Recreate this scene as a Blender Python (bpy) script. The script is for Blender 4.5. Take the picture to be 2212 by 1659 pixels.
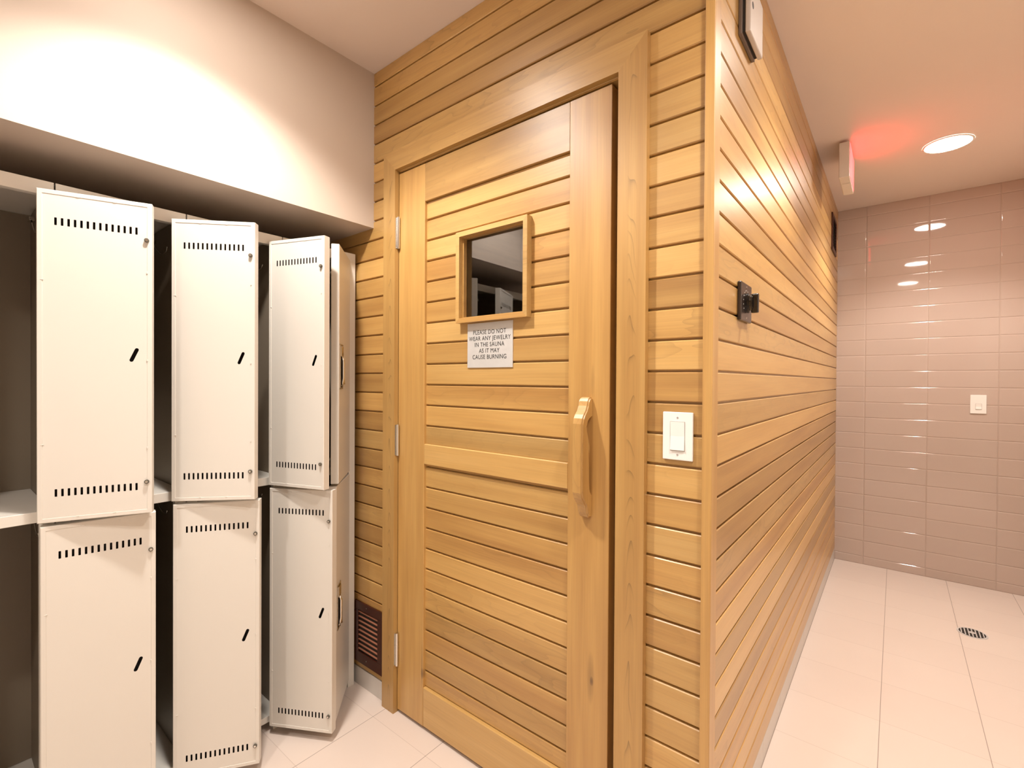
import bpy, bmesh, math, random
from mathutils import Vector, Matrix
R = math.radians
random.seed(7)
SC = bpy.context.scene
COL = SC.collection
for o in list(bpy.data.objects): bpy.data.objects.remove(o, do_unlink=True)

# ------------------------------------------------------------------ camera
H = 2.452; L = 2.938                       # ceiling height, distance to the tiled wall
yaw, pitch, roll = 0.678892, -0.007675, 0.005808
fw = Vector((-math.sin(yaw)*math.cos(pitch), math.cos(yaw)*math.cos(pitch), math.sin(pitch)))
r0 = Vector((math.cos(yaw), math.sin(yaw), 0)); u0 = r0.cross(fw)
rr = math.cos(roll)*r0 + math.sin(roll)*u0; uu = -math.sin(roll)*r0 + math.cos(roll)*u0
cam = bpy.data.cameras.new('camera'); camo = bpy.data.objects.new('camera', cam); COL.objects.link(camo)
m = Matrix((rr, uu, -fw)).transposed().to_4x4(); m.translation = Vector((0.3275, -1.1195, 1.25))
camo.matrix_world = m
cam.sensor_fit = 'HORIZONTAL'; cam.sensor_width = 36; cam.lens = 36*1027.67/2212; cam.clip_start = 0.01
SC.camera = camo

# ------------------------------------------------------------------ world, exposure
w = bpy.data.worlds.new('world'); SC.world = w; w.use_nodes = True
w.node_tree.nodes['Background'].inputs[0].default_value = (0.9, 0.8, 0.7, 1)
w.node_tree.nodes['Background'].inputs[1].default_value = 0.05
SC.view_settings.view_transform = 'Standard'; SC.view_settings.look = 'None'
SC.view_settings.gamma = 1; SC.view_settings.use_curve_mapping = False
SC.view_settings.exposure = 0.95
LIGHT_COL = (1.0, 0.935, 0.86)
# x, y, watts, label : the downlights of the room (their lamps are made in their builder below)
DOWNLIGHTS = [
    (0.52, 2.12, 40, 'round ceiling downlight glowing beside the red-lit sign'),
    (0.48, 0.70, 34, 'round ceiling downlight over the passage, before the timer on the cedar wall'),
    (0.43, -0.46, 30, 'round ceiling downlight over the passage, nearest the light switch on the cedar wall'),
    (-0.85, -0.66, 62, 'round ceiling downlight in front of the lockers and sauna door'),
    (-0.35, -1.75, 30, 'round ceiling downlight behind the viewpoint'),
]

# ------------------------------------------------------------------ helpers
def P(o, label=None, cat=None, group=None, kind=None):
    if label: o['label'] = label
    if cat: o['category'] = cat
    if group: o['group'] = group
    if kind: o['kind'] = kind
    return o
def empty(name, loc=(0, 0, 0), rz=0):
    o = bpy.data.objects.new(name, None); COL.objects.link(o)
    o.location = loc; o.rotation_euler = (0, 0, rz); o.empty_display_size = .05
    return o
class MB:
    def __init__(s): s.v = []; s.f = []; s.b = []; s.s = []
    def add(s, vs, fs, bid=0.0, smooth=False):
        n = len(s.v); s.v += [tuple(v) for v in vs]
        for f in fs: s.f.append([n+i for i in f]); s.b.append(bid); s.s.append(smooth)
        return s
    def frombm(s, bm, bid=0.0, smooth=False):
        bm.verts.index_update()
        s.add([v.co.copy() for v in bm.verts], [[v.index for v in f.verts] for f in bm.faces], bid, smooth); bm.free(); return s
    def box(s, x0, x1, y0, y1, z0, z1, bev=0.0, bid=0.0, seg=1):
        bm = bmesh.new(); bmesh.ops.create_cube(bm, size=1)
        for v in bm.verts:
            v.co = Vector(((x0+x1)/2+v.co.x*(x1-x0), (y0+y1)/2+v.co.y*(y1-y0), (z0+z1)/2+v.co.z*(z1-z0)))
        if bev: bmesh.ops.bevel(bm, geom=bm.edges[:], offset=bev, segments=seg, affect='EDGES', profile=.5)
        return s.frombm(bm, bid)
    def prism(s, pts, axis, a0, a1, bid=0.0, smooth=False):
        # pts in the two other axes, in cyclic order (X: y,z / Y: x,z / Z: x,y)
        def mk(p, a):
            return (a, p[0], p[1]) if axis == 'X' else (p[0], a, p[1]) if axis == 'Y' else (p[0], p[1], a)
        bm = bmesh.new(); A = [bm.verts.new(mk(p, a0)) for p in pts]; B = [bm.verts.new(mk(p, a1)) for p in pts]
        bm.faces.new(A); bm.faces.new(B); n = len(pts)
        for i in range(n): bm.faces.new((A[i], A[(i+1) % n], B[(i+1) % n], B[i]))
        bmesh.ops.recalc_face_normals(bm, faces=bm.faces[:])
        return s.frombm(bm, bid, smooth)
    def cyl(s, c, axis, r, h, seg=24, bid=0.0, r2=None, bev=0):
        bm = bmesh.new()
        bmesh.ops.create_cone(bm, cap_ends=True, segments=seg, radius1=r, radius2=r if r2 is None else r2, depth=h)
        if bev:
            es = [e for e in bm.edges if abs(e.verts[0].co.z-e.verts[1].co.z) < 1e-6]
            bmesh.ops.bevel(bm, geom=es, offset=bev, segments=2, affect='EDGES')
        M = {'X': Matrix.Rotation(R(90), 3, 'Y'), 'Y': Matrix.Rotation(R(-90), 3, 'X'), 'Z': Matrix.Identity(3)}[axis]
        for v in bm.verts: v.co = M @ v.co + Vector(c)
        return s.frombm(bm, bid, False)
    def tube(s, pts, r, seg=8):
        pts = [Vector(p) for p in pts]; n = len(pts); vs = []; fs = []
        for i, p in enumerate(pts):
            t = (pts[min(i+1, n-1)]-pts[max(i-1, 0)]).normalized()
            a = t.cross(Vector((0, 0, 1)) if abs(t.z) < .9 else Vector((1, 0, 0))).normalized(); b = t.cross(a)
            for k in range(seg):
                an = 2*math.pi*k/seg; vs.append(p+a*math.cos(an)*r+b*math.sin(an)*r)
        for i in range(n-1):
            for k in range(seg):
                k2 = (k+1) % seg; fs.append([i*seg+k, i*seg+k2, (i+1)*seg+k2, (i+1)*seg+k])
        fs.append(list(range(seg))[::-1]); fs.append([(n-1)*seg+k for k in range(seg)])
        return s.add(vs, fs, 0, True)
    def build(s, name, mat, parent=None, loc=None, rz=0, smooth_angle=None):
        me = bpy.data.meshes.new(name); me.from_pydata(s.v, [], s.f)
        at = me.attributes.new('bid', 'FLOAT', 'FACE')
        at.data.foreach_set('value', s.b)
        me.polygons.foreach_set('use_smooth', s.s)
        me.validate(); me.update()
        o = bpy.data.objects.new(name, me); COL.objects.link(o); me.materials.append(mat)
        if parent: o.parent = parent
        if loc: o.location = loc
        o.rotation_euler = (0, 0, rz)
        return o

# ------------------------------------------------------------------ materials
def nt(name):
    m = bpy.data.materials.new(name); m.use_nodes = True
    t = m.node_tree; b = t.nodes['Principled BSDF']; return m, t, b
def N(t, typ, **k):
    n = t.nodes.new(typ)
    for a, v in k.items(): setattr(n, a, v)
    return n
def mth(t, op, a, b=None, c=None, clamp=False):
    n = t.nodes.new('ShaderNodeMath'); n.operation = op; n.use_clamp = clamp
    for i, x in enumerate((a, b, c)):
        if x is None: continue
        if isinstance(x, (int, float)): n.inputs[i].default_value = x
        else: t.links.new(x, n.inputs[i])
    return n.outputs[0]
def mixc(t, fac, a, b, mode='MIX'):
    n = t.nodes.new('ShaderNodeMix'); n.data_type = 'RGBA'; n.blend_type = mode
    for s, x in ((0, fac), (6, a), (7, b)):
        if isinstance(x, (int, float)): n.inputs[s].default_value = x
        elif isinstance(x, tuple): n.inputs[s].default_value = (*x, 1) if len(x) == 3 else x
        else: t.links.new(x, n.inputs[s])
    return n.outputs[2]
def plain(name, col, rough=.5, metal=0, var=0.0, scale=8, bump=0, bscale=200, coat=0, spec=.5, emis=None, es=0):
    m, t, b = nt(name)
    tc = N(t, 'ShaderNodeTexCoord'); nz = N(t, 'ShaderNodeTexNoise'); nz.inputs['Scale'].default_value = scale
    nz.inputs['Detail'].default_value = 4
    t.links.new(tc.outputs['Object'], nz.inputs['Vector'])
    f = mth(t, 'MULTIPLY_ADD', nz.outputs[0], 2*var, 1-var)
    vm = N(t, 'ShaderNodeVectorMath', operation='SCALE'); vm.inputs[0].default_value = col; t.links.new(f, vm.inputs['Scale'])
    t.links.new(vm.outputs[0], b.inputs['Base Color'])
    b.inputs['Roughness'].default_value = rough; b.inputs['Metallic'].default_value = metal
    b.inputs['Specular IOR Level'].default_value = spec; b.inputs['Coat Weight'].default_value = coat
    if emis: b.inputs['Emission Color'].default_value = (*emis, 1); b.inputs['Emission Strength'].default_value = es
    if bump:
        n2 = N(t, 'ShaderNodeTexNoise'); n2.inputs['Scale'].default_value = bscale; t.links.new(tc.outputs['Object'], n2.inputs['Vector'])
        bp = N(t, 'ShaderNodeBump'); bp.inputs['Strength'].default_value = bump; bp.inputs['Distance'].default_value = .002
        t.links.new(n2.outputs[0], bp.inputs['Height']); t.links.new(bp.outputs[0], b.inputs['Normal'])
    return m
def wood(name, axis, ringy=1.0, bright=1.0, knots=(), centers=None):
    """cedar: grain runs along axis; every board (face attribute bid) has its own log centre, tone and offset"""
    m, t, b = nt(name)
    tc = N(t, 'ShaderNodeTexCoord'); sp = N(t, 'ShaderNodeSeparateXYZ'); t.links.new(tc.outputs['Object'], sp.inputs[0])
    X, Y, Z = sp.outputs
    u, v, d = {'X': (X, Z, Y), 'Y': (Y, Z, X), 'Z': (Z, X, Y)}[axis]
    at = N(t, 'ShaderNodeAttribute', attribute_name='bid'); bid = at.outputs['Fac']
    wn = N(t, 'ShaderNodeTexWhiteNoise', noise_dimensions='1D'); t.links.new(bid, wn.inputs['W'])
    rs = N(t, 'ShaderNodeSeparateColor'); t.links.new(wn.outputs['Color'], rs.inputs[0]); r1, r2, r3 = rs.outputs
    wn2 = N(t, 'ShaderNodeTexWhiteNoise', noise_dimensions='1D'); t.links.new(mth(t, 'ADD', bid, 31.7), wn2.inputs['W']); r4 = wn2.outputs['Value']
    def vec(a, bb, c):
        n = N(t, 'ShaderNodeCombineXYZ')
        for i, x in enumerate((a, bb, c)):
            if isinstance(x, (int, float)): n.inputs[i].default_value = x
            else: t.links.new(x, n.inputs[i])
        return n.outputs[0]
    uo = mth(t, 'MULTIPLY_ADD', bid, 5.37, u)
    # slow wobble of the trunk
    wb = N(t, 'ShaderNodeTexNoise'); wb.inputs['Scale'].default_value = 1; wb.inputs['Detail'].default_value = 2
    t.links.new(vec(mth(t, 'MULTIPLY', uo, 3.0), mth(t, 'MULTIPLY', v, 14), mth(t, 'MULTIPLY', d, 14)), wb.inputs['Vector'])
    wob = mth(t, 'MULTIPLY', mth(t, 'SUBTRACT', wb.outputs[0], .5), .045)
    # ring distance
    v0 = mth(t, 'MULTIPLY', mth(t, 'SUBTRACT', r1, .5), .10)
    fr = mth(t, 'PINGPONG', mth(t, 'ADD', v, v0), .09)
    dd = mth(t, 'ADD', mth(t, 'MULTIPLY_ADD', r2, .05, .012), mth(t, 'MULTIPLY', uo, mth(t, 'MULTIPLY_ADD', r3, .08, -.04)))
    dd = mth(t, 'ADD', mth(t, 'ADD', dd, d), wob)
    rad = mth(t, 'SQRT', mth(t, 'ADD', mth(t, 'MULTIPLY', fr, fr), mth(t, 'MULTIPLY', dd, dd)))
    ring = mth(t, 'FRACT', mth(t, 'MULTIPLY', rad, 150))
    ring = mth(t, 'POWER', ring, 6.0)
    ramt = mth(t, 'MULTIPLY', mth(t, 'POWER', r4, 3.0), .22*ringy)
    ring = mth(t, 'MULTIPLY', ring, ramt)
    if centers:                                # cathedral figure up the middle of the casing boards
        fr = mth(t, 'MINIMUM', mth(t, 'ABSOLUTE', mth(t, 'SUBTRACT', v, centers[0])), mth(t, 'ABSOLUTE', mth(t, 'SUBTRACT', v, centers[1])))
        dd = mth(t, 'ADD', mth(t, 'MULTIPLY_ADD', u, .042, .012), mth(t, 'MULTIPLY', wob, .5))
        rad = mth(t, 'SQRT', mth(t, 'ADD', mth(t, 'MULTIPLY', fr, fr), mth(t, 'MULTIPLY', dd, dd)))
        ring = mth(t, 'POWER', mth(t, 'FRACT', mth(t, 'MULTIPLY', rad, 270)), 11.0)
        fo = mth(t, 'SUBTRACT', 1.0, mth(t, 'POWER', mth(t, 'DIVIDE', fr, .013), 2.0), clamp=True)
        ring = mth(t, 'MULTIPLY', mth(t, 'MULTIPLY', ring, fo), .5)
    # fine fibres
    f1 = N(t, 'ShaderNodeTexNoise'); f1.inputs['Scale'].default_value = 1; f1.inputs['Detail'].default_value = 5; f1.inputs['Roughness'].default_value = .6
    t.links.new(vec(mth(t, 'MULTIPLY', uo, 4), mth(t, 'MULTIPLY', v, 260), mth(t, 'MULTIPLY', d, 260)), f1.inputs['Vector'])
    f2 = N(t, 'ShaderNodeTexNoise'); f2.inputs['Scale'].default_value = 1; f2.inputs['Detail'].default_value = 3
    t.links.new(vec(mth(t, 'MULTIPLY', uo, 1.6), mth(t, 'MULTIPLY', v, 26), mth(t, 'MULTIPLY', d, 26)), f2.inputs['Vector'])
    rp = N(t, 'ShaderNodeValToRGB'); t.links.new(mth(t, 'ADD', mth(t, 'MULTIPLY', f2.outputs[0], .65), mth(t, 'MULTIPLY', r2, .35)), rp.inputs[0])
    el = rp.color_ramp.elements
    k = bright
    el[0].position = .15; el[0].color = (.36*k, .180*k, .050*k, 1)
    el[1].position = .80; el[1].color = (.63*k, .400*k, .148*k, 1)
    e = el.new(.45); e.color = (.51*k, .292*k, .090*k, 1)
    e = el.new(.62); e.color = (.58*k, .350*k, .116*k, 1)
    # board tone
    tone = mth(t, 'MULTIPLY_ADD', mth(t, 'POWER', r1, 1.6), -.30, 1.04)
    fib = mth(t, 'MULTIPLY_ADD', f1.outputs[0], .34, .83)
    tone = mth(t, 'MULTIPLY', tone, fib)
    tone = mth(t, 'MULTIPLY', tone, mth(t, 'SUBTRACT', 1.0, ring))
    vm = N(t, 'ShaderNodeVectorMath', operation='SCALE'); t.links.new(rp.outputs[0], vm.inputs[0]); t.links.new(tone, vm.inputs['Scale'])
    c = vm.outputs[0]
    for (ku, kv, ru, rv, st) in knots:
        du = mth(t, 'DIVIDE', mth(t, 'SUBTRACT', u, ku), ru); dv = mth(t, 'DIVIDE', mth(t, 'SUBTRACT', v, kv), rv)
        q = mth(t, 'ADD', mth(t, 'MULTIPLY', du, du), mth(t, 'MULTIPLY', dv, dv))
        q = mth(t, 'MULTIPLY', mth(t, 'ADD', q, mth(t, 'MULTIPLY', f1.outputs[0], .5)), .8)
        fac = mth(t, 'MULTIPLY', mth(t, 'SUBTRACT', 1.0, q, clamp=True), st)
        c = mixc(t, fac, c, (.10, .045, .015))
    t.links.new(c, b.inputs['Base Color'])
    b.inputs['Roughness'].default_value = .40; b.inputs['Specular IOR Level'].default_value = .5; b.inputs['Coat Weight'].default_value = .55; b.inputs['Coat Roughness'].default_value = .32
    bp = N(t, 'ShaderNodeBump'); bp.inputs['Strength'].default_value = .12; bp.inputs['Distance'].default_value = .001
    t.links.new(f1.outputs[0], bp.inputs['Height']); t.links.new(bp.outputs[0], b.inputs['Normal'])
    return m
M = {}
M['wx'] = wood('cedar_along_x', 'X'); M['wy'] = wood('cedar_along_y', 'Y')
M['wz'] = wood('cedar_upright', 'Z', 1.6)
M['stile'] = wood('cedar_door_stile', 'Z', 1.3, 1.0, ((.455, -.30, .075, .012, .45), (.448, -.297, .014, .006, 1.0), (1.25, -.30, .05, .006, .25), (.20, -.981, .022, .007, .9), (.23, -.982, .1, .004, .5)))
M['trimw'] = wood('cedar_casing', 'Z', 1, 1, (), (-.183, -1.150))
M['wall'] = plain('warm_grey_wall_paint', (.56, .47, .40), .55, var=.02, scale=3, bump=.05)
M['wall2'] = plain('light_wall_paint', (.74, .68, .60), .6, var=.02, scale=3)
M['ceil'] = plain('pale_ceiling_paint', (.76, .66, .60), .6, var=.015, scale=2, bump=.04)
M['locker'] = plain('off_white_enamel', (.70, .665, .61), .34, var=.015, scale=5)
M['lockin'] = plain('locker_inside_shade', (.24, .195, .145), .5, var=.05, scale=5)  # darker than the outside enamel: interior shade put into the colour
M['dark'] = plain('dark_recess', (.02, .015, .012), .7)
M['white'] = plain('white_plastic', (.86, .86, .84), .3, var=.005)
M['chrome'] = plain('polished_metal', (.72, .70, .66), .18, 1, var=.02)
M['steel'] = plain('brushed_steel', (.78, .78, .78), .42, .5, var=.06, scale=40)
M['brown'] = plain('dark_red_brown_vent_paint', (.045, .008, .003), .35, var=.1)
M['brownslat'] = plain('vent_slat_brown', (.30, .12, .07), .4, var=.1)
M['timer'] = plain('black_brown_plastic', (.030, .020, .016), .2, var=.1, spec=.6)
M['knob'] = plain('glossy_black_plastic', (.008, .006, .005), .08, spec=.7)
M['greybox'] = plain('grey_plastic', (.42, .38, .36), .4, var=.03)
M['greyface'] = plain('light_grey_plastic', (.60, .55, .52), .4)
M['greyedge'] = plain('brown_grey_plastic', (.16, .12, .10), .4, var=.05)
M['cavity'] = plain('alcove_shade_tone', (.07, .045, .025), .8, var=.1)  # dark tone stands in for the shade behind and above the lockers
M['ink'] = plain('black_ink', (.01, .01, .01), .5)
M['grout'] = plain('grey_grout', (.42, .34, .29), .8, var=.05)
M['base'] = plain('pale_base_tile', (.60, .56, .52), .35, var=.03)
M['housing'] = plain('sign_housing', (.72, .66, .60), .45)
M['red'] = plain('lit_red_sign_face', (.3, .01, .01), .4, emis=(1.0, .030, .028), es=5.0)
M['lens'] = plain('lit_lamp_lens', (.9, .9, .9), .4, emis=(1.0, .90, .80), es=42)
M['rubber'] = plain('grey_rubber', (.10, .09, .07), .5)
def tile_mat():
    m, t, b = nt('glossy_taupe_tile')
    at = N(t, 'ShaderNodeAttribute', attribute_name='bid'); wn = N(t, 'ShaderNodeTexWhiteNoise', noise_dimensions='1D'); t.links.new(at.outputs['Fac'], wn.inputs['W'])
    c = mixc(t, wn.outputs['Value'], (.49, .390, .338), (.515, .41, .357))
    t.links.new(c, b.inputs['Base Color']); b.inputs['Roughness'].default_value = .035; b.inputs['Specular IOR Level'].default_value = .55
    tc = N(t, 'ShaderNodeTexCoord'); n2 = N(t, 'ShaderNodeTexNoise'); n2.inputs['Scale'].default_value = 3; t.links.new(tc.outputs['Object'], n2.inputs['Vector'])
    bp = N(t, 'ShaderNodeBump'); bp.inputs['Strength'].default_value = .05; bp.inputs['Distance'].default_value = .004
    t.links.new(n2.outputs[0], bp.inputs['Height']); t.links.new(bp.outputs[0], b.inputs['Normal'])
    return m
M['tile'] = tile_mat()
def floor_mat():
    m, t, b = nt('pale_floor_tile')
    tc = N(t, 'ShaderNodeTexCoord'); sp = N(t, 'ShaderNodeSeparateXYZ'); t.links.new(tc.outputs['Object'], sp.inputs[0])
    p = .2925
    def line(c, off, wd):
        f = mth(t, 'PINGPONG', mth(t, 'ADD', c, off+p*40), p/2)
        return mth(t, 'LESS_THAN', f, wd)
    ly = line(sp.outputs[0], 0.0, .0011); lx = line(sp.outputs[1], -.073*-1, .0009)
    ix = mth(t, 'FLOOR', mth(t, 'DIVIDE', mth(t, 'ADD', sp.outputs[0], p*40), p)); iy = mth(t, 'FLOOR', mth(t, 'DIVIDE', mth(t, 'ADD', sp.outputs[1], p*40+.073), p))
    wn = N(t, 'ShaderNodeTexWhiteNoise', noise_dimensions='1D'); t.links.new(mth(t, 'MULTIPLY_ADD', ix, 7.13, iy), wn.inputs['W'])
    nz = N(t, 'ShaderNodeTexNoise'); nz.inputs['Scale'].default_value = 5; nz.inputs['Detail'].default_value = 5; t.links.new(tc.outputs['Object'], nz.inputs['Vector'])
    c = mixc(t, mth(t, 'ADD', mth(t, 'MULTIPLY', wn.outputs['Value'], .5), mth(t, 'MULTIPLY', nz.outputs[0], .5)), (.68, .575, .515), (.73, .63, .565))
    c = mixc(t, mth(t, 'MULTIPLY', lx, .35), c, (.30, .22, .18)); c = mixc(t, mth(t, 'MULTIPLY', ly, .75), c, (.20, .15, .12))
    t.links.new(c, b.inputs['Base Color']); b.inputs['Roughness'].default_value = .42; b.inputs['Specular IOR Level'].default_value = .35
    return m
M['floor'] = floor_mat()
def glass_mat():
    m, t, b = nt('dark_window_glass'); b.inputs['Base Color'].default_value = (.55, .55, .55, 1)
    b.inputs['Transmission Weight'].default_value = 1; b.inputs['Roughness'].default_value = 0; b.inputs['IOR'].default_value = 1.9
    return m
M['glass'] = glass_mat()

# ------------------------------------------------------------------ setting
WX = -1.80; RX = 1.08; BY = -2.6; SX = -1.281; SZ = 1.847
def struct(mb, name, mat, parent=None): return P(mb.build(name, mat, parent), kind='structure') if not parent else mb.build(name, mat, parent)
struct(MB().box(WX-.1, RX+.1, BY-.1, L+.1, -.06, 0), 'floor', M['floor'])
struct(MB().box(WX-.1, RX+.1, BY-.1, L+.1, H, H+.06), 'ceiling', M['ceil'])
struct(MB().prism([(WX-.1, 0), (WX, 0), (WX, SZ), (SX, SZ), (SX, H), (WX-.1, H)], 'Y', BY, .012), 'wall_left', M['wall'])
struct(MB().box(WX, WX+.004, BY+.01, -.001, 0, SZ-.0005), 'wall_alcove_shade', M['cavity'])  # thin added sheet, the alcove's shade painted into its colour
struct(MB().box(RX, RX+.1, BY, L, 0, H), 'wall_right', M['wall2'])
struct(MB().box(WX-.1, RX+.1, BY-.1, BY, 0, H), 'wall_rear', M['wall2'])

G0, GP = 1.274, .075
rows = [G0+GP*k for k in range(-16, 17)]
rows = [z for z in rows if z < H-.01]
def board(mb, axis, face, sgn, z0, z1, a0, a1, bid, t=.012, g=.0028, c=.0022):
    """a tongue-and-groove board; face = coordinate of its front, sgn = direction into the wall"""
    zb, zt = z0+g, z1-g
    pts = [(face+sgn*t, zb), (face+sgn*c, zb), (face, zb+c), (face, zt-c), (face+sgn*c, zt), (face+sgn*t, zt)]
    mb.prism(pts, axis, a0, a1, bid)
# cedar front wall with the door opening
TL, TR, TT = -1.193, -.147, 2.10           # outer edges of the casing
wf = MB(); k = 0
for i, z0 in enumerate(rows):
    z1 = rows[i+1] if i+1 < len(rows) else H+.004
    k += 1
    if z0 > 2.02: board(wf, 'X', 0, 1, z0, z1, WX, -.012, k*1.37)
    else:
        board(wf, 'X', 0, 1, z0, z1, WX, -1.135, k*1.37); board(wf, 'X', 0, 1, z0, z1, -.232, -.012, k*1.37+.5)
wf.box(WX, -1.135, .009, .09, .07, H-.0005, bid=3); wf.box(-.232, -.012, .009, .09, .07, H-.0005, bid=3); wf.box(-1.135, -.232, .009, .09, 2.04, H-.0005, bid=3)
struct(wf, 'wall_front', M['wx'])
ws = MB()
for i, z0 in enumerate(rows):
    z1 = rows[i+1] if i+1 < len(rows) else H+.004
    board(ws, 'Y', 0, -1, z0, z1, .03, L-.001, 80+i*1.91)
ws.box(-.09, -.009, .03, L-.001, .07, H-.0005, bid=3)
struct(ws, 'wall_side', M['wy'])
# inside of the sauna: plain cedar back walls, unlit
si = MB().box(WX-.1, WX, .012, L, 0, H, bid=5)
struct(si, 'wall_sauna', M['wy'])
# base tiles under the cedar
struct(MB().box(WX, -1.20, .001, .09, 0, .072, .0008).box(-.146, -.012, .001, .09, 0, .072, .0008), 'baseboard_front', M['base'])
bs = MB(); y = .03
while y < L-.002:
    y2 = min(y+.2925, L-.001); bs.box(-.09, -.001, y, y2-.0015, 0, .072, .0008); y = y2
struct(bs, 'baseboard_side', M['base'])
# glossy tiled wall
tb = MB(); p = .3235; q = .106; n = 0
tb.box(-.09, RX, L+.0018, L+.1, 0, H, bid=0)
xs_ = [-.09] + [.162+p*i for i in range(0, 3)] + [RX]
zs_ = [0] + [.054+q*i for i in range(0, 23)] + [H]
for i in range(len(xs_)-1):
    for j in range(len(zs_)-1):
        if zs_[j+1]-zs_[j] < .01: continue
        n += 1; Rr = .0105; vs = []; fs = []; K = 12; TH = R(36)
        for kk in range(K+1):                       # rounded edge from the joint up to the flat face
            th = TH*(1-kk/K); ins = .0003+Rr*(math.sin(TH)-math.sin(th)); dep = L+Rr*(1-math.cos(th))
            xa_, xb_, za_, zb_ = xs_[i]+ins, xs_[i+1]-ins, zs_[j]+ins, zs_[j+1]-ins
            vs += [(xa_, dep, za_), (xb_, dep, za_), (xb_, dep, zb_), (xa_, dep, zb_)]
        for kk in range(K):
            for c4 in range(4):
                d4 = (c4+1) % 4; fs.append([kk*4+c4, kk*4+d4, kk*4+4+d4, kk*4+4+c4])
        fs.append([K*4, K*4+1, K*4+2, K*4+3])
        tb.add(vs, fs, n*1.3)
ob = struct(tb, 'wall_back', M['tile'])
# the grout behind the tiles gets its own material slot
ob.data.materials.append(M['grout'])
for f in ob.data.polygons[:6]: f.material_index = 1
# sauna back wall seen only through the glass
struct(MB().box(WX, -.09, L, L+.1, 0, H, bid=9), 'wall_sauna_back', M['wx'])

# casing round the sauna door
tr = MB(); IL, IR, IT = -1.1235, -.223, 2.028; Y0, Y1 = -.018, .0
def cham(pts, bid): tr.prism(pts, 'Y', Y0, Y1, bid)
cham([(TL, 0), (IL, 0), (IL, IT), (TL, TT)], 2.0)
cham([(TR, 0), (TR, TT), (IR, IT), (IR, 0)], 7.0)
struct(tr, 'trim_1', M['trimw'])
tt = MB(); tt.prism([(TL, TT), (IL, IT), (IR, IT), (TR, TT)], 'Y', Y0, Y1, 4.1)
struct(tt, 'trim_2', M['wx'])
# jamb behind the casing
jb = MB().box(-1.135, -1.1235, .0005, .09, 0, 2.04, bid=1.5).box(-.231, -.222, .004, .09, 0, 2.04, bid=2.5).box(-1.135, -.222, .004, .09, 2.024, 2.04, bid=8.2)
jb.box(-1.1235, -1.11, .045, .09, 0, 2.03, bid=1.5).box(-.262, -.231, .045, .09, 0, 2.03, bid=2.5)
struct(jb, 'trim_3', M['wz'])
# corner board
struct(MB().box(-.0125, .0095, -.0145, .0295, 0.0, H-.001, .0015, bid=12.0, seg=2), 'trim_4', M['wz'])

# ------------------------------------------------------------------ sauna door
DL, DR, DB, DT = -1.1215, -.2495, .012, 2.017
D = empty('door_1', (0, 0, 0)); P(D, kind='structure')
st = MB()
st.box(DL, -.977, 0, .04, DB, DT, .0012, bid=21.3)
st.box(-.376, DR, 0, .04, DB, DT, .0012, bid=22.9)
st.build('door_stile', M['stile'], D)
rl = MB()
rl.box(-.977, -.376, 0.0002, .04, 1.882, DT, .0015, bid=24.4)
rl.box(-.977, -.376, 0.0002, .04, .950, 1.022, .002, bid=25.2)
rl.box(-.977, -.376, 0.0002, .04, DB, .152, .0025, bid=26.5)
rl.build('door_rail', M['wx'], D)
pb = MB(); pit = .0732; HX0, HX1, HZ0, HZ1 = -.797, -.525, 1.452, 1.722; FY = .0105; k = 0
zz = [1.818-pit*i for i in range(-1, 25)]
for z1 in zz:
    z0 = z1-pit; k += 1; b = 40+k*2.13
    if z1 > 1.90: continue
    t1 = min(z1, 1.885); t0 = max(z0, .150)
    if t1 <= t0: continue
    if t0 > .94 and t1 < 1.02: continue
    if t1 > 1.02 > t0: t0 = 1.018
    if t0 < .952 < t1: t1 = .954
    if t0 < HZ1 and t1 > HZ0+.002:
        board(pb, 'X', FY, 1, t0, t1, -.98, HX0, b); board(pb, 'X', FY, 1, t0, t1, HX1, -.374, b)
        if t1 > HZ1+.004: board(pb, 'X', FY, 1, HZ1-.002, t1, HX0, HX1, b)
    else: board(pb, 'X', FY, 1, t0, t1, -.98, -.374, b)
pb.box(-.98, HX0, FY+.009, .038, .15, 1.885, bid=3); pb.box(HX1, -.374, FY+.009, .038, .15, 1.885, bid=3)
pb.box(HX0, HX1, FY+.009, .038, .15, HZ0, bid=3); pb.box(HX0, HX1, FY+.009, .038, HZ1, 1.885, bid=3)
pb.build('door_panel', M['wx'], D)
wfm = MB(); o0, o1, p0, p1, bw = -.808, -.513, 1.437, 1.735, .0155
for pts, b in (([(o0, p0), (o1, p0), (o1-bw, p0+bw), (o0+bw, p0+bw)], 61), ([(o0, p1), (o1, p1), (o1-bw, p1-bw), (o0+bw, p1-bw)], 62.3),
             ([(o0, p0), (o0+bw, p0+bw), (o0+bw, p1-bw), (o0, p1)], 63.1), ([(o1, p0), (o1-bw, p0+bw), (o1-bw, p1-bw), (o1, p1)], 64.7)):
    wfm.prism(pts, 'Y', -.012, FY, b)
wfr = wfm.build('window_frame', M['wx'], D)
rv = MB()                                    # stepped reveal carrying the glass
a0, a1, c0, c1 = o0+bw, o1-bw, p0+bw, p1-bw
rv.box(a0-.004, a0+.006, .004, .04, c0-.002, c1+.002, bid=65).box(a1-.006, a1+.004, .004, .04, c0-.002, c1+.002, bid=66)
rv.box(a0+.006, a1-.006, .004, .04, c0-.002, c0+.004, bid=67).box(a0+.006, a1-.006, .004, .04, c1-.004, c1+.002, bid=68)
rv.build('window_reveal', M['wx'], wfr)
MB().box(a0+.006, a1-.006, .018, .023, c0+.004, c1-.004).build('window_pane', M['glass'], wfr)
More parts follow.
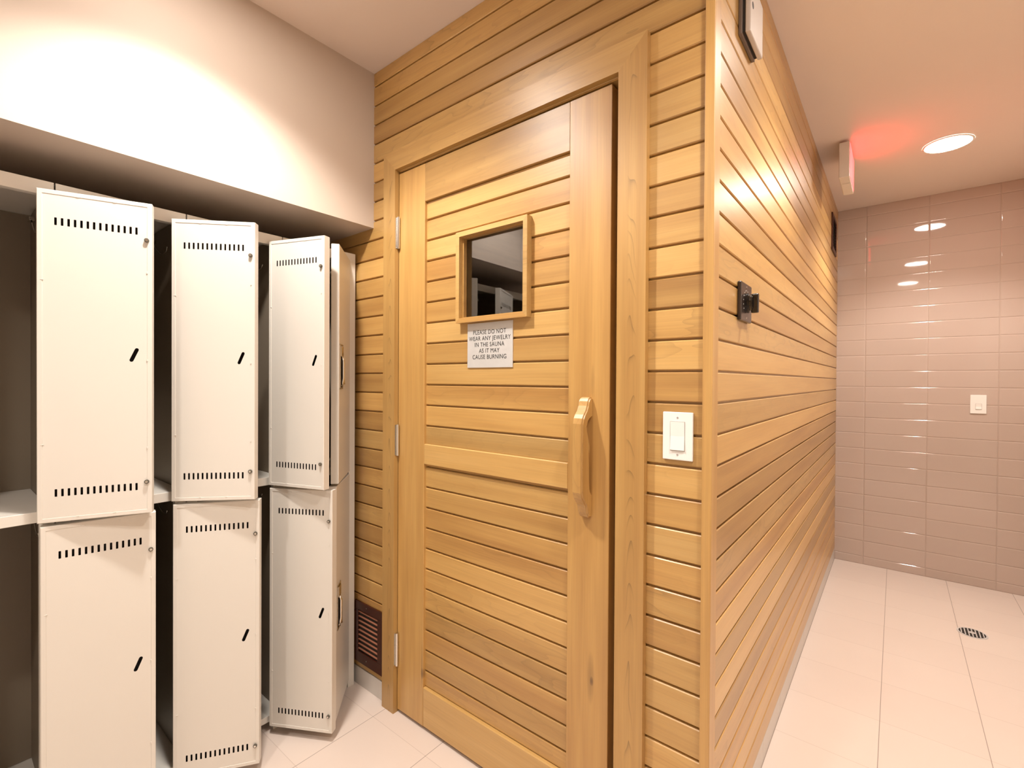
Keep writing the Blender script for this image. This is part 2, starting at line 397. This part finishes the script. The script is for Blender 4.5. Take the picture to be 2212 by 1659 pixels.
# handle: shaped bar, profile in y-z, thickness along x
def arc(c, r, a0, a1, n): return [(c[0]+r*math.cos(R(a0+(a1-a0)*i/n)), c[1]+r*math.sin(R(a0+(a1-a0)*i/n))) for i in range(n+1)]
prof = [(0, 1.206), (-.008, 1.2065), (-.015, 1.203), (-.020, 1.196), (-.024, 1.184), (-.030, 1.172), (-.040, 1.162), (-.047, 1.152), (-.051, 1.138),
        (-.052, 1.10), (-.052, 1.0), (-.051, .958), (-.047, .944), (-.038, .932), (-.029, .922), (-.024, .910), (-.020, .898), (-.014, .889), (-.008, .886), (0, .8865)]
inner = [(0, .950), (-.006, .954), (-.010, .965), (-.012, .99), (-.013, 1.03), (-.016, 1.07), (-.021, 1.10), (-.025, 1.118), (-.026, 1.130), (-.021, 1.142), (-.011, 1.150), (0, 1.153)]
hd = bmesh.new()
xa, xb = -.332, -.300
ring = prof + inner
A = [hd.verts.new((xa, y, z)) for y, z in ring]; B = [hd.verts.new((xb, y, z)) for y, z in ring]
hd.faces.new(A); hd.faces.new(B)
for i in range(len(ring)): j = (i+1) % len(ring); hd.faces.new((A[i], A[j], B[j], B[i]))
bmesh.ops.recalc_face_normals(hd, faces=hd.faces[:])
bmesh.ops.bevel(hd, geom=[e for e in hd.edges if abs(e.verts[0].co.x-e.verts[1].co.x) < 1e-6 and min(e.verts[0].co.y, e.verts[1].co.y) < -.001], offset=.004, segments=3, affect='EDGES')
hb = MB().frombm(hd, 33.3); hb.build('door_handle', M['wz'], D)
for z0, z1 in ((1.736, 1.854), (.967, 1.083), (.179, .302)):
    hm = MB(); zc = (z0+z1)/2
    hm.cyl((-1.1172, -.0068, zc), 'Z', .0062, z1-z0, 16, bev=.001)
    for q_ in (z0+.04, z0+.078): hm.cyl((-1.1172, -.0068, q_), 'Z', .0066, .002, 16)
    hm.box(-1.1234, -1.1222, -.0150, .030, z0+.002, z1-.002)
    h_ = hm.build('door_hinge', M['chrome'], D)

# ------------------------------------------------------------------ notice plate on the door
S = empty('notice_plate', (-.6755, .0085, 1.290))
P(S, 'brushed metal notice plate asking for no jewelry, below the sauna door window', 'sign')
pw, ph = .191, .144
MB().box(-pw/2, pw/2, -.0015, .0018, 0, ph, .0006).build('plate', M['steel'], S)
def text_mesh(body, size):
    cu = bpy.data.curves.new('t', 'FONT'); cu.body = body; cu.size = size; cu.align_x = 'CENTER'; cu.align_y = 'CENTER'; cu.extrude = .0001; cu.offset = .0
    cu.resolution_u = 6; cu.space_character = 1.08
    o = bpy.data.objects.new('t', cu); COL.objects.link(o)
    dg = bpy.context.evaluated_depsgraph_get(); me = bpy.data.meshes.new_from_object(o.evaluated_get(dg))
    bpy.data.objects.remove(o, do_unlink=True); return me
lines = ['PLEASE DO NOT', 'WEAR ANY JEWELRY', 'IN THE SAUNA', 'AS IT MAY', 'CAUSE BURNING']
for i, tx in enumerate(lines):
    me = text_mesh(tx, .0195); me.materials.clear(); me.materials.append(M['ink'])
    o = bpy.data.objects.new('lettering', me); COL.objects.link(o); o.parent = S
    o.rotation_euler = (R(90), 0, 0); o.location = (0, -.0018, ph-.031-.0198*i)
    o.scale = (.90, 1, 1)

# ------------------------------------------------------------------ lockers
LXF = -1.389; LW = .297; DP = .395
def sheet_with_holes(w_, h_, holes):
    bm = bmesh.new()
    def loop(pts):
        vs = [bm.verts.new((0, x, z)) for x, z in pts]
        return [bm.edges.new((vs[i], vs[(i+1) % len(vs)])) for i in range(len(vs))]
    es = loop([(0, 0), (w_, 0), (w_, h_), (0, h_)])
    for hpts in holes: es += loop(hpts)
    bmesh.ops.triangle_fill(bm, use_beauty=True, edges=es)
    return bm
def slot(cx, cz, w_, h_, ang=0, rnd=False):
    pts = []
    if rnd:
        r = w_/2
        pts = [(r*math.cos(a), h_/2-r+r*math.sin(a)) for a in [math.pi*i/5 for i in range(6)]] + [(r*math.cos(a), -h_/2+r+r*math.sin(a)) for a in [math.pi+math.pi*i/5 for i in range(6)]]
    else:
        c = .0008; pts = [(-w_/2+c, -h_/2), (w_/2-c, -h_/2), (w_/2, -h_/2+c), (w_/2, h_/2-c), (w_/2-c, h_/2), (-w_/2+c, h_/2), (-w_/2, h_/2-c), (-w_/2, -h_/2+c)]
    ca, sa = math.cos(ang), math.sin(ang)
    return [(cx+x*ca-z*sa, cz+x*sa+z*ca) for x, z in pts]
W_, T_ = .236, .028
def make_door(z0, z1, srow, diag, bumps):
    """door mesh in its own frame: hinge at origin, y' = width, outer face at x=0, inside face at x=-T"""
    hh = z1-z0
    holes = [slot(.0345+.0127*i+.002, zr-z0, .0050, .0195) for zr in srow for i in range(14)]
    holes.append(slot(.1965, diag-z0, .0090, .040, R(-22), True))
    mb = MB()
    ins = .0105
    bm = sheet_with_holes(W_-2*ins, hh-2*ins, [[(x-ins, z-ins) for x, z in hp] for hp in holes])
    for v in bm.verts: v.co = Vector((-T_+.0012, v.co.y+ins, v.co.z+ins))
    mb.frombm(bm)
    # folded rim round the inside face, outer face, four edges
    c = .004
    def rect(x, m): return [(x, m, m), (x, W_-m, m), (x, W_-m, hh-m), (x, m, hh-m)]
    R0 = rect(0, .0015); Ra = rect(-.0015, 0); Rb = rect(-T_+.0015, 0); Rc = rect(-T_, .0015); Rd = rect(-T_, ins); Re = rect(-T_+.0012, ins+.0004)
    vs = R0+Ra+Rb+Rc+Rd+Re; fs = [[0, 1, 2, 3]]
    for lv in range(5):
        for i in range(4):
            j = (i+1) % 4; fs.append([lv*4+i, lv*4+4+i, lv*4+4+j, lv*4+j])
    mb.add(vs, fs)
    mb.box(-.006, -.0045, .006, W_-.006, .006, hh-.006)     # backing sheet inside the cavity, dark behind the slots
    # small fold tabs
    for zt in (.18, .42, .66):
        if zt < hh: mb.box(-T_-.0007, -T_+.001, W_-.0125, W_-.0085, zt*hh/.85-.003, zt*hh/.85+.003, .0003)
    for zt in (.2, .62): mb.box(-T_-.0007, -T_+.001, .0075, .0135, zt*hh/.85-.001, zt*hh/.85+.001, .0003)
    for yt in (.08, .155):
        mb.box(-T_-.0006, -T_+.001, yt-.003, yt+.003, hh-.0115, hh-.0085, .0003); mb.box(-T_-.0006, -T_+.001, yt-.003, yt+.003, .0085, .0115, .0003)
    d = mb.build('door', M['locker'])
    # the sheet in the cavity is coloured dark, standing in for the shade behind the slots
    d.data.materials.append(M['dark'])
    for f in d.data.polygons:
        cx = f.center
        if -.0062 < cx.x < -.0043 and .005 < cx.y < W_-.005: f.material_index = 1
    # recessed pull on the outside
    hz = diag-z0
    hm = MB()
    y0, y1, za, zb_ = .170, .226, hz-.098, hz+.064; e = .006
    hm.box(0, .003, y0, y1, za, za+e, .0008).box(0, .003, y0, y1, zb_-e, zb_, .0008).box(0, .003, y0, y0+e, za, zb_, .0008).box(0, .003, y1-e, y1, za, zb_, .0008)
    hm.box(.001, .006, y0+.010, y1-.010, zb_-.045, zb_-.008, .001)
    hnd = hm.build('handle', M['chrome'], d)
    MB().box(.0002, .0012, y0+.004, y1-.004, za+.004, zb_-.004).build('handle_recess', M['dark'], d)
    MB().tube([(.002, y0+.028, zb_-.046), (.008, y0+.028, zb_-.06), (.0075, y0+.026, za+.04), (.009, y0+.027, za+.018), (.003, y0+.028, za+.01)], .0055, 10).build('handle_lever', M['chrome'], d)
    for bz in bumps:
        bmb = MB().cyl((-T_-.003, W_-.0115, bz-z0), 'X', .0056, .006, 16, bev=.0008)
        bmb.build('bumper', M['rubber'], d)
        MB().cyl((-T_-.0060, W_-.0115, bz-z0), 'X', .0033, .0016, 14, bev=.0005).build('bumper_pin', M['chrome'], d)
    for hz_ in (.10, hh/2, hh-.10):
        MB().cyl((-.003, .003, hz_), 'Z', .0022, .045, 10).build('hinge', M['locker'], d)
    return d
ZU0, ZU1, ZL0, ZL1 = .879, 1.729, .032, .869
BASEZ = 0
def make_locker():
    root = empty('locker', (0, 0, 0))
    X0, X1 = -DP, 0; g = .0012; h = 1.759; hw = LW/2-.0016
    body = MB()
    body.box(X0, X1-.001, -hw, -hw+g, .0, h).box(X0, X1-.001, hw-g, hw, .0, h)                      # sides
    body.box(X0, X0+g, -hw+g, hw-g, .0, h)                                                    # back
    body.box(X0+g, X1-.001, -hw+g, hw-g, h-.002, h-.0005)                                           # top
    body.box(X0+g, X1-.002, -hw+g, hw-g, .05, .0515)                                           # bottom
    pw_ = .028
    body.box(-.022, 0, -hw, -hw+pw_, 0, h-.0365, .0008).box(-.022, 0, hw-pw_, hw, 0, h-.0365, .0008)          # front posts
    body.box(-.022, 0, -hw, hw, h-.0365, h, .0008)                                             # header
    body.box(-.026, -.002, -hw+pw_, hw-pw_, .034, .056, .0008)                                       # bottom rail
    b = body.build('body', M['locker'], root)
    lin = MB()                                                                             # added sheets coloured darker, standing in for shade inside the locker
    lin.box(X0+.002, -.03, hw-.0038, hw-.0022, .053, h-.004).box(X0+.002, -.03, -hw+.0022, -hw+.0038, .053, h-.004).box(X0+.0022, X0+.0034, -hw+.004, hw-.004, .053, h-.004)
    lin.build('inside_shade', M['lockin'], root)
    sh = MB().box(X0+.005, -.012, -hw+.005, hw-.005, .899, .902, .0005).box(-.014, -.010, -hw+.0045, hw-.0045, .874, .902, .0008)
    sh.build('shelf', M['locker'], root)
    for zt in (1.722, .870):
        hk = MB(); zc = zt
        for yy in (hw-.012,):
            pts = [(-.30, yy, zc-.002), (-.27, yy, zc-.018), (-.235, yy-.001, zc-.040), (-.20, yy-.002, zc-.056), (-.165, yy-.003, zc-.064), (-.13, yy-.004, zc-.060), (-.115, yy-.005, zc-.048)]
            hk.tube(pts, .0022, 8)
        hk.box(-.315, -.28, hw-.018, hw-.005, zc-.006, zc+.004, .001)
        hk.build('coat_hook', M['chrome'], root)
    return root
up = make_door(ZU0, ZU1, (1.650, .954), 1.313, (1.627, .966))
lo = make_door(ZL0, ZL1, (.791, .091), .4455, (.764, .093))
for d_, z in ((up, ZU0), (lo, ZL0)): d_['z'] = z
def copy_tree(o, parent=None):
    c = o.copy(); COL.objects.link(c)
    if parent: c.parent = parent
    for ch in [x for x in o.children]: copy_tree(ch, c)
    return c
proto = make_locker()
ANG = [(157, 169.5), (136.5, 145.5), (110, 120), (49, 47.2)]
LAB = ['off-white metal locker at the left edge of the photo, both doors swung fully back',
       'off-white metal locker between the leftmost one and the one with the dark gap under its lower door',
       'off-white metal locker whose open doors stick straight out beside the nearly closed one',
       'off-white metal locker next to the cedar wall, doors ajar showing pull handles']
LAB[1] = 'off-white metal locker with open doors, second one from the left edge'
LAB[2] = 'off-white metal locker with open doors, second one from the cedar wall'
roots = [proto]+[copy_tree(proto) for i in range(3)]
for i, rt in enumerate(roots):
    far = -.010-LW*(3-i); rt.location = (LXF, far-LW/2, 0)
    P(rt, LAB[i], 'locker', 'two-tier lockers along the left wall')
    for j, (d_, zb) in enumerate(((up, ZU0), (lo, ZL0))):
        dd = d_ if i == 0 else copy_tree(d_)
        dd.parent = rt
        th = R(ANG[i][j]); # door direction from the hinge (sin th, -cos th); mesh width runs along +y', outer normal +x'
        # mesh: width +y, outer +x ; closed door runs along -y, so mirror in y through scale on the mesh is avoided by building rotation
        dd.location = (-1.387-LXF, LW/2-.027, zb)
        dd.rotation_euler = (0, 0, th)
# mesh width was laid along +y; flip it so that the closed door runs along -y with the outer face towards +x
def flip(me):
    for v in me.vertices: v.co.y = -v.co.y
    me.flip_normals()
done = set()
def walk(o):
    if o.data and o.data.name not in done: done.add(o.data.name); flip(o.data)
    for ch in o.children: walk(ch)
for d_ in (up, lo): walk(d_)
for d_ in (up, lo):
    if 'z' in d_: pass
for o in bpy.data.objects:
    if 'z' in o: del o['z']

# ------------------------------------------------------------------ vents
def vent_front():
    v = empty('vent_grille', (-1.3105, 0, .100)); P(v, 'dark red-brown louvred vent grille low on the cedar wall beside the lockers', 'vent')
    x0, x1, z0, z1 = -.081, .112, 0, .248; a0, a1, b0, b1 = -.058, .071, .044, .214
    MB().box(x0, x1, -.007, -.0002, z0, b0, .001).box(x0, x1, -.007, -.0002, b1, z1, .001).box(x0, a0, -.007, -.0002, b0, b1, .001).box(a1, x1, -.007, -.0002, b0, b1, .001).build('vent_frame', M['brown'], v)
    MB().box(a0, a1, -.0012, -.0003, b0, b1).build('vent_backing', M['dark'], v)
    for i in range(9):
        z = b0+.010+i*.0188
        MB().prism([(-.0060, z), (-.0060, z+.0022), (-.0015, z+.0046), (-.0015, z+.0030), (-.0050, z)], 'X', a0, a1).build('slat', M['brownslat'], v)
    for z in (.022, .234): MB().cyl((.0, -.0075, z), 'Y', .0022, .001, 10).build('screw', M['chrome'], v)
vent_front()
v = empty('vent_grille', (0, 2.63, 2.095)); P(v, 'dark red-brown vent grille high on the cedar wall near the tiled wall', 'vent')
MB().box(.0002, .008, -.125, .125, 0, .022, .001).box(.0002, .008, -.125, .125, .213, .235, .001).box(.0002, .008, -.125, -.103, .022, .213, .001).box(.0002, .008, .103, .125, .022, .213, .001).build('vent_frame', M['brown'], v)
MB().box(.0002, .0012, -.103, .103, .022, .213).build('vent_backing', M['dark'], v)
for i in range(10):
    z = .028+i*.0185
    MB().prism([(.0065, z), (.0055, z+.0045), (.0015, z+.010), (.0015, z+.008), (.0055, z+.001)], 'Y', -.103, .103).build('slat', M['brown'], v)

# ------------------------------------------------------------------ switches
def switch(name, loc, w_, h_, label, rk, screws=True, sc=1):
    s = empty(name, loc); P(s, label, 'light switch')
    MB().box(-w_/2, w_/2, -.0065, -.0003, 0, h_, .002, seg=3).build('cover_plate', M['white'], s)
    x0, x1, z0, z1 = rk
    MB().box(x0-.0012, x1+.0012, -.0068, -.0060, z0-.0012, z1+.0012).build('rocker_surround', M['greybox'], s)
    zm = (z0+z1)/2
    MB().prism([(-.0060, z0), (-.0100, z0+.001), (-.0072, zm), (-.0085, z1), (-.0060, z1)], 'X', x0, x1).build('rocker', M['white'], s)
    if screws:
        for z in (.013, h_-.013): MB().cyl((0, -.0068, z), 'Y', .0022, .0008, 12).box(-.0016, .0016, -.0074, -.0068, z-.0003, z+.0003).build('screw', M['greybox'], s)
switch('light_switch', (-.0705, 0, 1.0645), .071, .113, 'white rocker light switch on the cedar wall beside the door', (-.0165, .0165, .023, .090))
switch('light_switch', (.721, L, 1.063), .072, .114, 'white rocker light switch on the glossy tiled wall', (-.012, .014, .026, .060), False)

# ------------------------------------------------------------------ timer on the side wall
t_ = empty('timer_control', (0, .287, 1.413)); P(t_, 'black timer dial control on the cedar side wall', 'timer')
MB().box(.0003, .010, -.058, .058, 0, .103, .003, seg=2).build('cover_plate', M['timer'], t_)
MB().cyl((.0145, 0, .050), 'X', .027, .009, 32, bev=.002).cyl((.022, 0, .050), 'X', .021, .010, 32, bev=.002).box(.022, .040, -.006, .006, .022, .074, .003, seg=2).build('knob', M['knob'], t_)
for z in (.010, .093): MB().cyl((.0103, 0, z), 'X', .0028, .0012, 12).build('screw', M['chrome'], t_)
tk = MB()
for i in range(13):
    a = R(-120+20*i); tk.box(.0101, .0105, .034*math.sin(a)-.0006, .034*math.sin(a)+.0006, .05+.034*math.cos(a)-.0014, .05+.034*math.cos(a)+.0014)
tk.build('dial_marks', M['white'], t_)

# ------------------------------------------------------------------ box high on the side wall
b_ = empty('wall_sensor', (0, .285, 2.151)); P(b_, 'square grey box with a round dark hole, high on the cedar wall by the corner', 'sensor')
MB().box(.0003, .010, -.071, .071, 0, .142, .002, seg=2).build('back_box', M['greyedge'], b_)
MB().box(.010, .0165, -.066, .066, .005, .137).build('gap_shade', M['dark'], b_)  # dark block standing in for the shaded gap behind the cover
MB().box(.0165, .0295, -.071, .071, 0, .142, .0035, seg=3).build('front_cover', M['greyface'], b_)
MB().cyl((.0296, -.047, .077), 'X', .0085, .0008, 24).build('lens_hole', M['ink'], b_)

# ------------------------------------------------------------------ lit sign on the ceiling
e_ = empty('exit_sign', (.120, 1.885, 2.262)); P(e_, 'white ceiling sign with a red lit face, seen edge-on', 'sign')
MB().box(-.024, .020, -.135, .135, .004, .178, .003, seg=2).box(-.019, .020, -.040, .135, 0, .004).build('housing', M['housing'], e_)
MB().box(-.015, .015, -.05, .05, .178, H-2.262-.0005, .002).build('ceiling_mount', M['housing'], e_)
MB().box(.020, .0225, -.128, .128, .012, .170).build('lit_face', M['red'], e_)

# ------------------------------------------------------------------ floor drain
d_ = empty('floor_drain', (.636, 2.17, 0)); P(d_, 'round dark metal floor drain in the pale tiles', 'drain')
MB().cyl((0, 0, .0012), 'Z', .058, .002, 40, bev=.0006).build('rim', M['steel'], d_)
MB().cyl((0, 0, .0024), 'Z', .050, .0008, 40).build('grate_recess', M['ink'], d_)
gm = MB()
for i in range(-3, 4):
    x = i*.0135; hh = math.sqrt(.049**2-x*x); gm.box(x-.0022, x+.0022, -hh, hh, .0026, .0036)
gm.cyl((0, 0, .0034), 'Z', .012, .0016, 24)
gm.build('grate', M['steel'], d_)

# ------------------------------------------------------------------ downlights
for (x, y, pw_, lab) in DOWNLIGHTS:
    r_ = empty('ceiling_downlight', (x, y, H)); P(r_, lab, 'ceiling light', 'ceiling downlights')
    bm = bmesh.new(); n = 40; rings = [(.098, -.0003), (.098, -.003), (.094, -.005), (.090, -.005), (.089, -.003)]
    vs = [[bm.verts.new((a*math.cos(2*math.pi*k/n), a*math.sin(2*math.pi*k/n), z)) for k in range(n)] for a, z in rings]
    for i in range(len(rings)-1):
        for k in range(n): bm.faces.new((vs[i][k], vs[i][(k+1) % n], vs[i+1][(k+1) % n], vs[i+1][k]))
    MB().frombm(bm, smooth=True).build('trim_ring', M['white'], r_)
    MB().cyl((0, 0, -.0022), 'Z', .089, .003, 40).build('lens', M['lens'], r_)
    ld = bpy.data.lights.new('lamp', 'SPOT'); ld.energy = pw_; ld.color = LIGHT_COL; ld.spot_size = R(124); ld.spot_blend = .5; ld.shadow_soft_size = .045
    lo_ = bpy.data.objects.new('lamp', ld); COL.objects.link(lo_); lo_.parent = r_; lo_.location = (0, 0, -.012)
